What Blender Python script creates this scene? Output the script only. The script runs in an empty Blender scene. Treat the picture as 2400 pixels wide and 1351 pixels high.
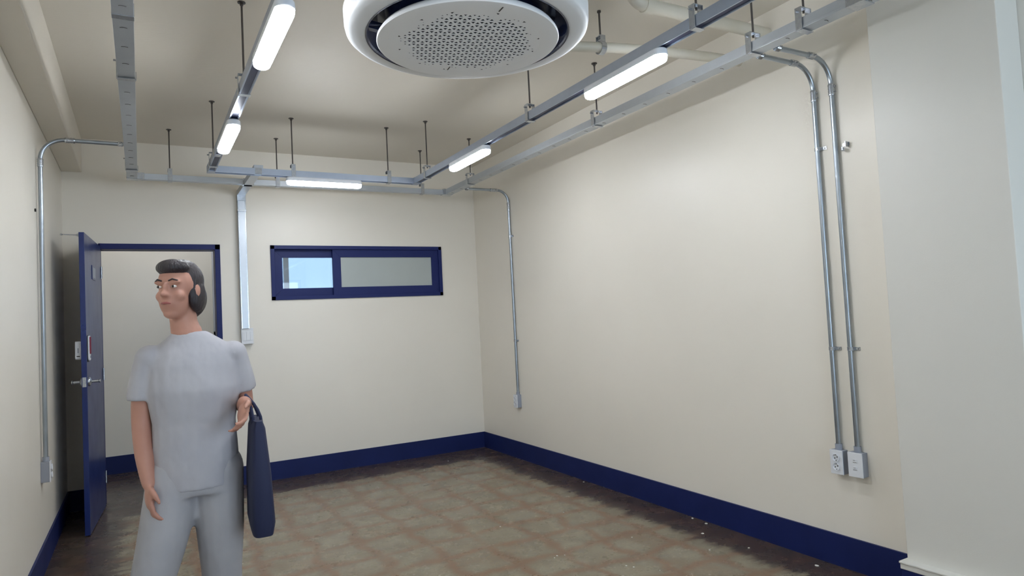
import bpy, bmesh, math, random
from mathutils import Vector, Matrix
random.seed(7)
PI = math.pi
SC = bpy.context.scene
COL = SC.collection

# ------------------------------------------------------------------ camera
FOC, PITCH, ROLL, YAW = 1549.04, 0.0442687, -0.0506471, 0.5130316
cam_d = bpy.data.cameras.new('camera')
cam_d.sensor_fit = 'HORIZONTAL'; cam_d.sensor_width = 36.0
cam_d.lens = FOC * 36.0 / 2400.0
cam_d.clip_start = 0.05
cam = bpy.data.objects.new('camera', cam_d); COL.objects.link(cam)
fw = Vector((math.sin(YAW), math.cos(YAW), 0)); rt = Vector((math.cos(YAW), -math.sin(YAW), 0)); up = Vector((0, 0, 1))
f2 = fw * math.cos(PITCH) + up * math.sin(PITCH); u2 = -fw * math.sin(PITCH) + up * math.cos(PITCH)
r3 = rt * math.cos(ROLL) + u2 * math.sin(ROLL); u3 = -rt * math.sin(ROLL) + u2 * math.cos(ROLL)
mw = Matrix((r3, u3, -f2)).transposed().to_4x4(); mw.translation = Vector((0, 0, 1.4))
cam.matrix_world = mw
SC.camera = cam

# ------------------------------------------------------------------ world, exposure
w = bpy.data.worlds.new('sky'); SC.world = w; w.use_nodes = True
bg = w.node_tree.nodes['Background']
bg.inputs[0].default_value = (0.66, 0.82, 1.0, 1); bg.inputs[1].default_value = 6.5
SC.view_settings.view_transform = 'Standard'; SC.view_settings.look = 'None'
SC.view_settings.gamma = 1.0; SC.view_settings.exposure = 0.08
SC.view_settings.use_curve_mapping = False
LED_POWER = 58.0
try:
    SC.cycles.max_bounces = 10; SC.cycles.diffuse_bounces = 6
    SC.cycles.use_denoising = True
    SC.cycles.sample_clamp_indirect = 8.0
except Exception:
    pass

def portal(name, loc, rot, sx, sy):
    ld = bpy.data.lights.new(name, 'AREA'); ld.shape = 'RECTANGLE'; ld.size = sx; ld.size_y = sy
    ld.cycles.is_portal = True
    o = bpy.data.objects.new(name, ld); COL.objects.link(o); o.location = loc; o.rotation_euler = rot

# ------------------------------------------------------------------ helpers
def C8(r, g, b):
    f = lambda c: (c / 255 / 12.92) if c / 255 <= 0.04045 else ((c / 255 + 0.055) / 1.055) ** 2.4
    return (f(r), f(g), f(b), 1.0)

def mat(name, col=(.8, .8, .8, 1), rough=.5, metal=0.0, spec=.5, emit=None, es=0.0, noise=None, bump=None, coat=0.0):
    m = bpy.data.materials.new(name); m.use_nodes = True
    nt = m.node_tree; b = nt.nodes['Principled BSDF']
    b.inputs['Base Color'].default_value = col; b.inputs['Roughness'].default_value = rough
    b.inputs['Metallic'].default_value = metal; b.inputs['Specular IOR Level'].default_value = spec
    b.inputs['Coat Weight'].default_value = coat
    if emit: b.inputs['Emission Color'].default_value = emit; b.inputs['Emission Strength'].default_value = es
    tc = nt.nodes.new('ShaderNodeTexCoord')
    if noise:                                            # (scale, colour2, roughness spread, contrast)
        n = nt.nodes.new('ShaderNodeTexNoise'); n.inputs['Scale'].default_value = noise[0]; n.inputs['Detail'].default_value = 4
        nt.links.new(tc.outputs['Object'], n.inputs['Vector'])
        mr = nt.nodes.new('ShaderNodeMapRange'); mr.inputs[1].default_value = .5 - noise[3]; mr.inputs[2].default_value = .5 + noise[3]
        nt.links.new(n.outputs[0], mr.inputs[0])
        mx = nt.nodes.new('ShaderNodeMix'); mx.data_type = 'RGBA'
        mx.inputs[6].default_value = col; mx.inputs[7].default_value = noise[1]
        nt.links.new(mr.outputs[0], mx.inputs[0]); nt.links.new(mx.outputs[2], b.inputs['Base Color'])
        if noise[2]:
            r = nt.nodes.new('ShaderNodeMapRange'); r.inputs[3].default_value = rough - noise[2]; r.inputs[4].default_value = rough + noise[2]
            nt.links.new(n.outputs[0], r.inputs[0]); nt.links.new(r.outputs[0], b.inputs['Roughness'])
    if bump:                                             # list of (scale, strength, distance, stretch)
        prev = None
        for sc, st, di, stretch in bump:
            mp = nt.nodes.new('ShaderNodeMapping'); mp.inputs['Scale'].default_value = stretch
            nt.links.new(tc.outputs['Object'], mp.inputs[0])
            n = nt.nodes.new('ShaderNodeTexNoise'); n.inputs['Scale'].default_value = sc; n.inputs['Detail'].default_value = 3
            nt.links.new(mp.outputs[0], n.inputs['Vector'])
            bp = nt.nodes.new('ShaderNodeBump'); bp.inputs['Strength'].default_value = st; bp.inputs['Distance'].default_value = di
            nt.links.new(n.outputs[0], bp.inputs['Height'])
            if prev: nt.links.new(prev.outputs[0], bp.inputs['Normal'])
            prev = bp
        nt.links.new(prev.outputs[0], b.inputs['Normal'])
    return m

M = {}
CREAM = C8(237, 232, 221)
M['wall'] = mat('wall_paint', CREAM, .36, noise=(1.3, C8(233, 228, 217), .03, .2), bump=[(260, .12, .002, (1, 1, 1)), (2.2, .25, .02, (1, 1, 1))])
M['wall_grey'] = mat('column_paint', C8(224, 222, 215), .42, noise=(1.0, C8(219, 218, 211), .03, .2), bump=[(240, .12, .002, (1, 1, 1)), (2.5, .25, .02, (1, 1, 1))])
M['navy'] = mat('navy_paint', C8(28, 40, 92), .45, spec=.2, noise=(5, C8(25, 36, 84), .05, .2), bump=[(60, .1, .002, (1, 1, 1))])
M['door'] = mat('navy_door_paint', C8(27, 46, 108), .3, noise=(5, C8(23, 39, 95), .06, .2), bump=[(30, .2, .003, (1, 1, .12)), (3, .15, .01, (1, 1, 1))])
M['frame'] = mat('navy_frame_paint', C8(26, 38, 96), .45, spec=.25, bump=[(60, .1, .001, (1, 1, 1))])
M['steel'] = mat('galvanised_steel', C8(176, 186, 202), .34, metal=.8, noise=(18, C8(170, 180, 196), 0, .3))
M['steel_side'] = mat('galvanised_duct_steel', C8(190, 196, 202), .36, metal=.65, noise=(16, C8(184, 190, 197), 0, .3))
M['zinc'] = mat('zinc_fitting', C8(196, 200, 205), .25, metal=.95, noise=(60, C8(176, 182, 190), .04, .2))
M['conduit'] = mat('conduit_steel', C8(172, 180, 188), .28, metal=.92, noise=(14, C8(156, 165, 173), 0, .25))
M['rod'] = mat('threaded_rod_steel', C8(92, 88, 86), .45, metal=.8, bump=[(900, .5, .002, (.1, .1, 1))])
M['slot'] = mat('rail_slot_shade', C8(30, 40, 78), .35, metal=.3)  # colour holds the shade of the open rail bottom
M['dark'] = mat('black_plastic', C8(18, 18, 20), .5)
M['white_plastic'] = mat('white_plastic', C8(226, 229, 234), .35)
M['grey_plastic'] = mat('grey_plastic_box', C8(150, 156, 168), .45)
M['ac_white'] = mat('white_casing_plastic', C8(228, 232, 236), .5, noise=(1.2, C8(225, 229, 233), 0, .2))
M['ac_disc'] = mat('white_grille_plastic', C8(236, 239, 242), .5)
M['ac_navy'] = mat('dark_navy_outlet_gloss', C8(34, 44, 76), .22, coat=.3)
M['ac_inside'] = mat('dark_grille_inside', C8(38, 44, 54), .8)
M['pipe'] = mat('cream_painted_pipe', C8(212, 207, 194), .38, noise=(6, C8(205, 200, 184), .05, .2), bump=[(40, .25, .003, (1, 1, 1))])
M['lamp_body'] = mat('lamp_body', C8(225, 230, 238), .4)
M['lamp_fill'] = mat('corridor_fill_diffuser', (1, 1, 1, 1), .4, emit=(.95, .96, 1.0, 1), es=13.0)  # glow of the added corridor fill lamp
M['lamp'] = mat('lamp_diffuser', (1, 1, 1, 1), .4, emit=(.90, .94, 1.0, 1), es=LED_POWER)
M['skin'] = mat('skin', C8(190, 142, 124), .5, noise=(9, C8(178, 128, 112), .03, .2))
M['hair'] = mat('dark_hair', C8(40, 34, 40), .38, bump=[(60, .6, .01, (3, 3, .25))])
M['shirt'] = mat('pale_grey_cotton', C8(182, 182, 188), .85, noise=(7, C8(172, 172, 180), .03, .2), bump=[(7, .6, .03, (1, 1, .6)), (300, .2, .001, (1, 1, 1))])
M['trousers'] = mat('light_grey_cotton', C8(176, 176, 180), .85, noise=(6, C8(164, 164, 170), .03, .2), bump=[(6, .6, .03, (1, 1, .5)), (300, .2, .001, (1, 1, 1))])
M['bag'] = mat('navy_canvas', C8(30, 38, 72), .7, bump=[(150, .3, .002, (1, 1, 1))])
M['shoe'] = mat('white_shoe', C8(205, 205, 206), .5)
M['eye'] = mat('eye_white', C8(225, 222, 218), .2)
M['iris'] = mat('dark_iris', C8(40, 26, 20), .15)
M['lip'] = mat('lip', C8(160, 92, 88), .4)
M['red'] = mat('dark_red_panel', C8(120, 16, 50), .4, spec=.2)
M['chip'] = mat('white_paint_chip', C8(230, 228, 220), .5)
M['frosted'] = mat('frosted_glass', C8(176, 184, 182), .28, noise=(2, C8(170, 178, 177), .02, .2))

def glass_mat():
    m = bpy.data.materials.new('clear_glass'); m.use_nodes = True; nt = m.node_tree
    b = nt.nodes['Principled BSDF']; nt.nodes.remove(b)
    out = nt.nodes['Material Output']
    t = nt.nodes.new('ShaderNodeBsdfTransparent'); t.inputs[0].default_value = (.93, .97, 1, 1)
    g = nt.nodes.new('ShaderNodeBsdfGlossy'); g.inputs['Roughness'].default_value = .02
    fr = nt.nodes.new('ShaderNodeFresnel'); mx = nt.nodes.new('ShaderNodeMixShader')
    nt.links.new(fr.outputs[0], mx.inputs[0]); nt.links.new(t.outputs[0], mx.inputs[1]); nt.links.new(g.outputs[0], mx.inputs[2])
    nt.links.new(mx.outputs[0], out.inputs[0])
    return m
M['glass'] = glass_mat()

def ceiling_mat():
    m = mat('ceiling_paint', C8(222, 216, 204), .45, spec=.35)
    nt = m.node_tree; b = nt.nodes['Principled BSDF']; N = nt.nodes.new; L = nt.links.new
    g = N('ShaderNodeNewGeometry')
    sep = N('ShaderNodeSeparateXYZ'); L(g.outputs['Position'], sep.inputs[0])
    n1 = N('ShaderNodeTexNoise'); n1.inputs['Scale'].default_value = 1.6; n1.inputs['Detail'].default_value = 5; L(g.outputs['Position'], n1.inputs['Vector'])
    cr = N('ShaderNodeMapRange'); cr.inputs[3].default_value = .38; cr.inputs[4].default_value = .55; L(n1.outputs[0], cr.inputs[0]); L(cr.outputs[0], b.inputs['Roughness'])
    # trowel marks: fine streaks across the slab, and the impression of an old board
    mp = N('ShaderNodeMapping'); mp.inputs['Scale'].default_value = (14, 60, 1); L(g.outputs['Position'], mp.inputs[0])
    st = N('ShaderNodeTexNoise'); st.inputs['Scale'].default_value = 1; st.inputs['Detail'].default_value = 6; L(mp.outputs[0], st.inputs['Vector'])
    mk = N('ShaderNodeTexNoise'); mk.inputs['Scale'].default_value = 1.1; L(g.outputs['Position'], mk.inputs['Vector'])
    mkr = N('ShaderNodeMapRange'); mkr.inputs[1].default_value = .5; mkr.inputs[2].default_value = .65; L(mk.outputs[0], mkr.inputs[0])
    b1 = N('ShaderNodeBump'); b1.inputs['Distance'].default_value = .006; L(st.outputs[0], b1.inputs['Height'])
    mm = N('ShaderNodeMath'); mm.operation = 'MULTIPLY_ADD'; mm.inputs[1].default_value = .35; mm.inputs[2].default_value = .06; L(mkr.outputs[0], mm.inputs[0]); L(mm.outputs[0], b1.inputs['Strength'])
    n2 = N('ShaderNodeTexNoise'); n2.inputs['Scale'].default_value = 3; L(g.outputs['Position'], n2.inputs['Vector'])
    b2 = N('ShaderNodeBump'); b2.inputs['Strength'].default_value = .3; b2.inputs['Distance'].default_value = .02; L(n2.outputs[0], b2.inputs['Height']); L(b1.outputs[0], b2.inputs['Normal'])
    L(b2.outputs[0], b.inputs['Normal'])
    return m
M['ceiling'] = ceiling_mat()

def floor_mat():
    m = mat('stained_sealed_concrete', C8(120, 108, 90), .3)
    nt = m.node_tree; b = nt.nodes['Principled BSDF']; N = nt.nodes.new; L = nt.links.new
    g = N('ShaderNodeNewGeometry'); pos = g.outputs['Position']
    def noise(scale, detail=4, vec=pos, rough=.6, dist=0.0):
        n = N('ShaderNodeTexNoise'); n.inputs['Scale'].default_value = scale; n.inputs['Detail'].default_value = detail
        n.inputs['Roughness'].default_value = rough; n.inputs['Distortion'].default_value = dist; L(vec, n.inputs['Vector']); return n.outputs[0]
    def rng(v, a, b_, c=0., d=1.):
        r = N('ShaderNodeMapRange'); r.interpolation_type = 'SMOOTHSTEP'
        for i, x in zip((1, 2, 3, 4), (a, b_, c, d)): r.inputs[i].default_value = x
        L(v, r.inputs[0]); return r.outputs[0]
    def mth(op, a, b_=None):
        r = N('ShaderNodeMath'); r.operation = op
        for i, x in enumerate((a, b_)):
            if x is None: continue
            if isinstance(x, (int, float)): r.inputs[i].default_value = x
            else: L(x, r.inputs[i])
        return r.outputs[0]
    def mix(f, a, b_):
        r = N('ShaderNodeMix'); r.data_type = 'RGBA'; L(f, r.inputs[0])
        for i, x in ((6, a), (7, b_)):
            if isinstance(x, tuple): r.inputs[i].default_value = x
            else: L(x, r.inputs[i])
        return r.outputs[2]
    def mapped(s):
        r = N('ShaderNodeMapping'); r.inputs['Scale'].default_value = s; L(pos, r.inputs[0]); return r.outputs[0]
    sep = N('ShaderNodeSeparateXYZ'); L(pos, sep.inputs[0]); X, Y = sep.outputs[0], sep.outputs[1]
    wob = mth('MULTIPLY', mth('SUBTRACT', noise(3.0), .5), .26)
    wob2 = mth('MULTIPLY', mth('SUBTRACT', noise(2.3, 3), .5), .26)
    # old tile adhesive: soft bands 0.31 m apart both ways
    def band(c, off, wb):
        t = mth('DIVIDE', mth('ADD', mth('ADD', c, off), wb), .31)
        fr = mth('FRACT', mth('ADD', t, 50.0))
        return mth('ABSOLUTE', mth('SUBTRACT', fr, .5))
    bx = rng(band(X, .02, wob), .30, .49); by = rng(band(Y, .05, wob2), .30, .49)
    joint = mth('MULTIPLY', mth('MAXIMUM', bx, by), rng(noise(2.2, 3), .22, .5))
    base = mix(rng(noise(4, 6), .35, .65), C8(128, 118, 98), C8(142, 134, 113))
    base = mix(mth('MULTIPLY', rng(noise(11, 6), .45, .75), .5), base, C8(108, 102, 88))
    base = mix(mth('MULTIPLY', joint, .7), base, C8(122, 84, 58))
    base = mix(mth('MULTIPLY', rng(noise(2.1, 3), .50, .70), .35), base, C8(126, 92, 66))
    # dark drag marks and blots
    sm = rng(noise(1, 7, mapped((3.2, 9, 1)), .68), .6, .74)
    base = mix(mth('MULTIPLY', sm, .75), base, C8(66, 60, 56))
    sp = rng(noise(16, 3), .68, .74)
    base = mix(mth('MULTIPLY', sp, .6), base, C8(58, 54, 50))
    fine = rng(noise(55, 5), .35, .7)
    base = mix(mth('MULTIPLY', fine, .3), base, C8(88, 80, 68))
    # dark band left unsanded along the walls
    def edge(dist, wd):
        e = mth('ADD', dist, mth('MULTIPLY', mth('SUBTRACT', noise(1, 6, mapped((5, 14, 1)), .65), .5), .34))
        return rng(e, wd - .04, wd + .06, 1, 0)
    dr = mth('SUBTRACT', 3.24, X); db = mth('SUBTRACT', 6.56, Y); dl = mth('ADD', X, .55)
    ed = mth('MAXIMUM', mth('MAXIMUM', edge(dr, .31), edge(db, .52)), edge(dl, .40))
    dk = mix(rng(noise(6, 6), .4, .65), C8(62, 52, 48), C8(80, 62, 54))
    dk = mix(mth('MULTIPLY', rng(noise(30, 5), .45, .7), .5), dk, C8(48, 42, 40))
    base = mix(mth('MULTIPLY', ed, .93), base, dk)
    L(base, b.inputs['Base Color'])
    L(rng(noise(5, 5), .3, .7, .2, .34), b.inputs['Roughness'])
    bp = N('ShaderNodeBump'); bp.inputs['Strength'].default_value = .25; bp.inputs['Distance'].default_value = .006
    L(noise(9, 5), bp.inputs['Height']); L(bp.outputs[0], b.inputs['Normal'])
    return m
M['floor'] = floor_mat()

# ---- mesh helpers
def add_box(bm, x0, x1, y0, y1, z0, z1):
    v = [bm.verts.new(p) for p in ((x0, y0, z0), (x1, y0, z0), (x1, y1, z0), (x0, y1, z0), (x0, y0, z1), (x1, y0, z1), (x1, y1, z1), (x0, y1, z1))]
    for f in ((3, 2, 1, 0), (4, 5, 6, 7), (0, 1, 5, 4), (1, 2, 6, 5), (2, 3, 7, 6), (3, 0, 4, 7)):
        bm.faces.new([v[i] for i in f])
def add_prism(bm, pts, axis, a, b):
    """extrude a 2-D outline along an axis: 'x': pts=(y,z), 'y': pts=(x,z), 'z': pts=(x,y)"""
    def P(p, t): return {'x': (t, p[0], p[1]), 'y': (p[0], t, p[1]), 'z': (p[0], p[1], t)}[axis]
    A = [bm.verts.new(P(p, a)) for p in pts]; B = [bm.verts.new(P(p, b)) for p in pts]
    n = len(pts)
    bm.faces.new(A[::-1]); bm.faces.new(B)
    for i in range(n): bm.faces.new((A[i], A[(i + 1) % n], B[(i + 1) % n], B[i]))
def add_tube(bm, path, r, n=12, cap=True):
    path = [Vector(p) for p in path]; rings = []
    rr = r if isinstance(r, (list, tuple)) else [r] * len(path)
    t0 = (path[1] - path[0]).normalized()
    ref = Vector((0, 0, 1)) if abs(t0.z) < .9 else Vector((1, 0, 0))
    nrm = t0.cross(ref).normalized()
    for i, p in enumerate(path):
        if i == 0: t = t0
        elif i == len(path) - 1: t = (path[-1] - path[-2]).normalized()
        else: t = ((path[i + 1] - p).normalized() + (p - path[i - 1]).normalized()).normalized()
        nrm = (nrm - t * nrm.dot(t)).normalized(); bn = t.cross(nrm)
        rings.append([bm.verts.new(p + (nrm * math.cos(a) + bn * math.sin(a)) * rr[i]) for a in [2 * PI * k / n for k in range(n)]])
    for a, b in zip(rings, rings[1:]):
        for k in range(n): bm.faces.new((a[k], a[(k + 1) % n], b[(k + 1) % n], b[k]))
    if cap: bm.faces.new(rings[0][::-1]); bm.faces.new(rings[-1])
def add_lathe(bm, prof, cx=0, cy=0, n=96, closed=False):
    rings = [[bm.verts.new((cx + r * math.cos(2 * PI * k / n), cy + r * math.sin(2 * PI * k / n), z)) for k in range(n)] for r, z in prof]
    pr = list(zip(rings, rings[1:])) + ([(rings[-1], rings[0])] if closed else [])
    for a, b in pr:
        for k in range(n): bm.faces.new((a[k], a[(k + 1) % n], b[(k + 1) % n], b[k]))
    return rings
def bend(p0, pc, p1, r, k=8):
    """points of a rounded corner at pc between directions p0->pc and pc->p1"""
    p0, pc, p1 = Vector(p0), Vector(pc), Vector(p1)
    a = (p0 - pc).normalized(); b = (p1 - pc).normalized(); c = pc + (a + b) * r
    out = []
    for i in range(k + 1):
        t = PI / 2 * i / k
        out.append(c - b * r * math.cos(t) - a * r * math.sin(t))
    return out
def link(name, bm, m, parent=None, smooth=False, bevel=0.0, normals=True):
    if normals: bmesh.ops.recalc_face_normals(bm, faces=bm.faces)
    me = bpy.data.meshes.new(name); bm.to_mesh(me); bm.free()
    for x in (m if isinstance(m, list) else [m]): me.materials.append(x)
    o = bpy.data.objects.new(name, me); COL.objects.link(o)
    if smooth:
        for p in me.polygons: p.use_smooth = True
        try: me.set_sharp_from_angle(angle=math.radians(35))
        except Exception: pass
    if bevel:
        b = o.modifiers.new('bevel', 'BEVEL'); b.width = bevel; b.segments = 2; b.limit_method = 'ANGLE'
    if parent: o.parent = parent
    return o
def boxes(name, lst, m, parent=None, bevel=0.0):
    bm = bmesh.new()
    for b in lst: add_box(bm, *b)
    return link(name, bm, m, parent, bevel=bevel)
def thing(name, label, cat, loc=(0, 0, 0), group=None):
    o = bpy.data.objects.new(name, None); COL.objects.link(o); o.empty_display_size = .1
    o.location = loc; o['label'] = label; o['category'] = cat
    if group: o['group'] = group
    return o
def tag(o, label, cat, group=None):
    o['label'] = label; o['category'] = cat
    if group: o['group'] = group
    return o
def keep(child, parent):                                  # parts are modelled in room coordinates
    child.parent = parent; child.matrix_parent_inverse = Matrix.Translation(parent.location).inverted()
    return child
def struct(o, label=None):
    o['kind'] = 'structure'
    if label: o['label'] = label
    return o

# ------------------------------------------------------------------ the room
XL, YB, ZC = -.55, 6.55, 3.09            # left wall, back wall, ceiling
YN = -2.2                                # wall behind the camera
def wx(y): return 3.20 + (y - 2.487) * .0133      # right wall runs very slightly outwards
CY0, CY1, CX = 1.33, 1.875, 3.11         # column on the right wall
YC = 8.02                                # far wall of the corridor

bm = bmesh.new(); add_box(bm, -3.0, 5.0, YN - .2, YC + .2, -.12, 0)
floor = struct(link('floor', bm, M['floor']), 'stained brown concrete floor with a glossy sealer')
bm = bmesh.new(); add_box(bm, -3.0, 5.0, YN - .2, YC + .2, ZC, ZC + .15)
ceiling = struct(link('ceiling', bm, M['ceiling']), 'cream painted concrete slab with trowel marks')
boxes_l = struct(boxes('wall_left', [(XL - .15, XL, YN, YB, 0, ZC)], M['wall']), 'cream gloss painted wall on the left')
# back wall with the doorway and the window opening
DX0, DX1, DZ = -.30, .645, 2.2           # doorway, frame included
WX0, WX1, WZ0, WZ1 = 1.083, 2.834, 1.674, 2.197
struct(boxes('wall_back', [
    (XL - .15, DX0, YB, YB + .15, 0, ZC), (DX0, DX1, YB, YB + .15, DZ, ZC), (DX1, WX0, YB, YB + .15, 0, ZC),
    (WX0, WX1, YB, YB + .15, 0, WZ0), (WX0, WX1, YB, YB + .15, WZ1, ZC), (WX1, 3.5, YB, YB + .15, 0, ZC)], M['wall']),
    'cream painted end wall with the doorway and the high window')
bm = bmesh.new(); add_prism(bm, [(wx(CY0 + .1), CY0 + .1), (wx(YB + .02), YB + .02), (wx(YB + .02) + .2, YB + .02), (wx(CY0 + .1) + .1, CY0 + .1)], 'z', 0, ZC)
struct(link('wall_right', bm, M['wall']), 'long cream gloss painted wall on the right')
struct(boxes('trim_1', [(CX, 3.295, CY0, CY1, 0, ZC)], M['wall_grey'], bevel=.004), 'off-white boxed column standing proud of the right wall')
# recessed bay beside the column, with the room's daylight window in the near wall
struct(boxes('wall_right_bay', [(3.296, 3.45, YN, CY0 + .09, 0, ZC)], M['wall_grey']), 'plain wall bay beside the column')
NW = (1.0, 3.2, .5, 2.5)
struct(boxes('wall_near', [(XL, NW[0], YN - .15, YN, 0, ZC), (NW[1], 3.45, YN - .15, YN, 0, ZC),
    (NW[0], NW[1], YN - .15, YN, 0, NW[2]), (NW[0], NW[1], YN - .15, YN, NW[3], ZC)], M['wall']), 'wall behind the camera with the daylight window')
wn = bmesh.new()
for a in ((NW[0], NW[0] + .06), (NW[1] - .06, NW[1]), (2.07, 2.13)): add_box(wn, a[0], a[1], YN - .1, YN - .04, NW[2], NW[3])
for a in ((NW[2], NW[2] + .06), (NW[3] - .06, NW[3])): add_box(wn, NW[0], NW[1], YN - .1, YN - .04, a[0], a[1])
struct(link('window_2', wn, M['frame']), 'daylight window behind the camera')
portal('portal_near', ((NW[0] + NW[1]) / 2, YN - .16, (NW[2] + NW[3]) / 2), (PI / 2, 0, 0), NW[1] - NW[0], NW[3] - NW[2])
# beam along the left wall
struct(boxes('trim_2', [(XL, -.405, YN, YB, 2.80, ZC + .02)], M['ceiling'], bevel=.006), 'cream painted downstand beam along the left wall')

# skirtings
BH = .167
struct(boxes('baseboard_left', [(XL, XL + .012, YN, YB, 0, BH)], M['navy']), 'navy painted skirting of the left wall')
struct(boxes('baseboard_back', [(XL, DX0 + .002, YB - .012, YB, 0, BH), (DX1 - .002, wx(YB) + .01, YB - .012, YB, 0, BH)], M['navy']), 'navy painted skirting of the end wall')
bm = bmesh.new(); add_prism(bm, [(wx(CY1) - .012, CY1), (wx(YB) - .012, YB), (wx(YB), YB), (wx(CY1), CY1)], 'z', 0, BH)
struct(link('baseboard_right', bm, M['navy']), 'navy painted skirting of the right wall')
# rough plinth round the column: cream top, navy face
bm = bmesh.new()
ys = [CY1 + .012 - i * (CY1 - CY0 + .02) / 14 for i in range(15)]
top = []
for i, y in enumerate(ys):
    j = random.uniform(-.004, .004)
    top.append((CX - .050 + j, y))
out = top + [(CX + .03, ys[-1]), (CX + .03, ys[0])]
add_prism(bm, out, 'z', BH - .004, BH + .006 )
add_prism(bm, [(CX - .046, ys[0] - .003), (CX - .046, ys[-1] + .003), (CX + .03, ys[-1] + .003), (CX + .03, ys[0] - .003)], 'z', BH - .03, BH - .003)
struct(link('trim_3', bm, M['wall_grey'], bevel=.003), 'rough cream ledge on top of the column plinth')
struct(boxes('baseboard_column', [(CX - .042, CX + .03, CY0 - .005, CY1 + .008, 0, BH - .03)], M['navy'], bevel=.004), 'bright navy plinth face of the column')

# corridor beyond the doorway
struct(boxes('wall_corridor', [(-3.0, .70, YC, YC + .12, 0, ZC), (2.3, 5.0, YC, YC + .12, 0, ZC), (.70, 2.3, YC, YC + .12, 0, 1.35), (.70, 2.3, YC, YC + .12, 2.55, ZC)], M['wall']), 'cream wall of the corridor seen through the doorway')
struct(boxes('wall_corridor_ends', [(-3.0, -2.9, YB + .1, YC, 0, ZC), (4.9, 5.0, YB + .1, YC, 0, ZC), (-3.0, XL, YB + .02, YB + .12, 0, ZC), (3.4, 5.0, YB + .02, YB + .12, 0, ZC)], M['wall']))
struct(boxes('baseboard_corridor', [(-2.9, 4.9, YC - .012, YC, 0, .18)], M['navy']), 'navy painted skirting of the corridor')
bm = bmesh.new()
for a in ((.70, .75), (2.25, 2.3), (1.47, 1.53)): add_box(bm, a[0], a[1], YC + .02, YC + .08, 1.35, 2.55)
for a in ((1.35, 1.41), (2.49, 2.55)): add_box(bm, .70, 2.3, YC + .02, YC + .08, a[0], a[1])
struct(link('window_3', bm, M['white_plastic']), 'daylight window of the corridor')
M['dimming'] = mat('sky_dimming_glass', (1, 1, 1, 1))  # panes added to weaken the sky seen through the corridor window
nt = M['dimming'].node_tree; nt.nodes.remove(nt.nodes['Principled BSDF']); tb_ = nt.nodes.new('ShaderNodeBsdfTransparent'); tb_.inputs[0].default_value = (.36, .39, .42, 1)
nt.links.new(tb_.outputs[0], nt.nodes['Material Output'].inputs[0])
struct(boxes('window_4', [(.745, 1.475, YC + .045, YC + .051, 1.405, 2.495), (1.525, 2.255, YC + .045, YC + .051, 1.405, 2.495)], M['dimming']), 'tinted panes added to the corridor window')
portal('portal_corridor', (1.5, YC + .13, 1.95), (-PI / 2, 0, 0), 1.6, 1.2)

# ------------------------------------------------------------------ lamps
def stadium(L_, W_, n=10):
    r = W_ / 2; pts = []
    for i in range(n + 1):
        a = -PI / 2 + PI * i / n; pts.append((r * math.cos(a), L_ / 2 - r + r + r * (math.sin(a)) - r if False else 0))
    pts = []
    for i in range(n + 1):
        a = PI * i / n; pts.append((r * math.cos(a), (L_ / 2 - r) + r * math.sin(a)))
    for i in range(n + 1):
        a = PI + PI * i / n; pts.append((r * math.cos(a), -(L_ / 2 - r) + r * math.sin(a)))
    return pts
def loft_z(bm, layers, n=10):
    rings = []
    for L_, W_, z in layers:
        rings.append([bm.verts.new((x, y, z)) for x, y in stadium(L_, W_, n)])
    k = len(rings[0])
    for a, b in zip(rings, rings[1:]):
        for i in range(k): bm.faces.new((a[i], a[(i + 1) % k], b[(i + 1) % k], b[i]))
    bm.faces.new(rings[0]); bm.faces.new(rings[-1][::-1])
ZT = 2.61                                # underside of the lighting rail
bmb = bmesh.new(); loft_z(bmb, [(.600, .060, 0), (.612, .072, -.006), (.616, .076, -.030), (.612, .074, -.033)])
bmd = bmesh.new(); loft_z(bmd, [(.606, .070, -.031), (.606, .072, -.044), (.600, .066, -.055), (.584, .050, -.061)])
LAMPG = 'batten lamps under the lighting rail'
def make_lamp(x, y, rz, label):
    t = thing('batten_lamp', label, 'ceiling lamp', (x, y, ZT - .001), LAMPG)
    t.rotation_euler = (0, 0, rz)
    return t
LAMPS = [(.488, 4.285, 0, 'lit white batten lamp on the left rail, the farther and smaller one'),
         (.488, 2.735, 0, 'lit white batten lamp on the left rail, nearest the round air conditioner'),
         (2.128, 4.325, 0, 'lit white batten lamp on the right rail, the farther one near the corner'),
         (2.128, 2.54, 0, 'large lit white batten lamp on the right rail beside the air conditioner'),
         (1.340, 5.410, PI / 2, 'lit white batten lamp under the cross rail near the end wall'),
         (.488, 1.10, 0, 'lit batten lamp on the left rail above the viewpoint')]
for i, (x, y, rz, lb) in enumerate(LAMPS):
    t = make_lamp(x, y, rz, lb)
    if i == 0:
        body = link('lamp_body', bmb, M['lamp_body'], t, smooth=True); dif = link('diffuser', bmd, M['lamp'], t, smooth=True)
        clipb = bmesh.new(); add_box(clipb, -.016, .016, -.06, .06, -.001, .0005)
        cl = link('mounting_clip', clipb, M['zinc'], t)
    else:
        for o in (body, dif, cl):
            c = o.copy(); COL.objects.link(c); c.parent = t

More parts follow.
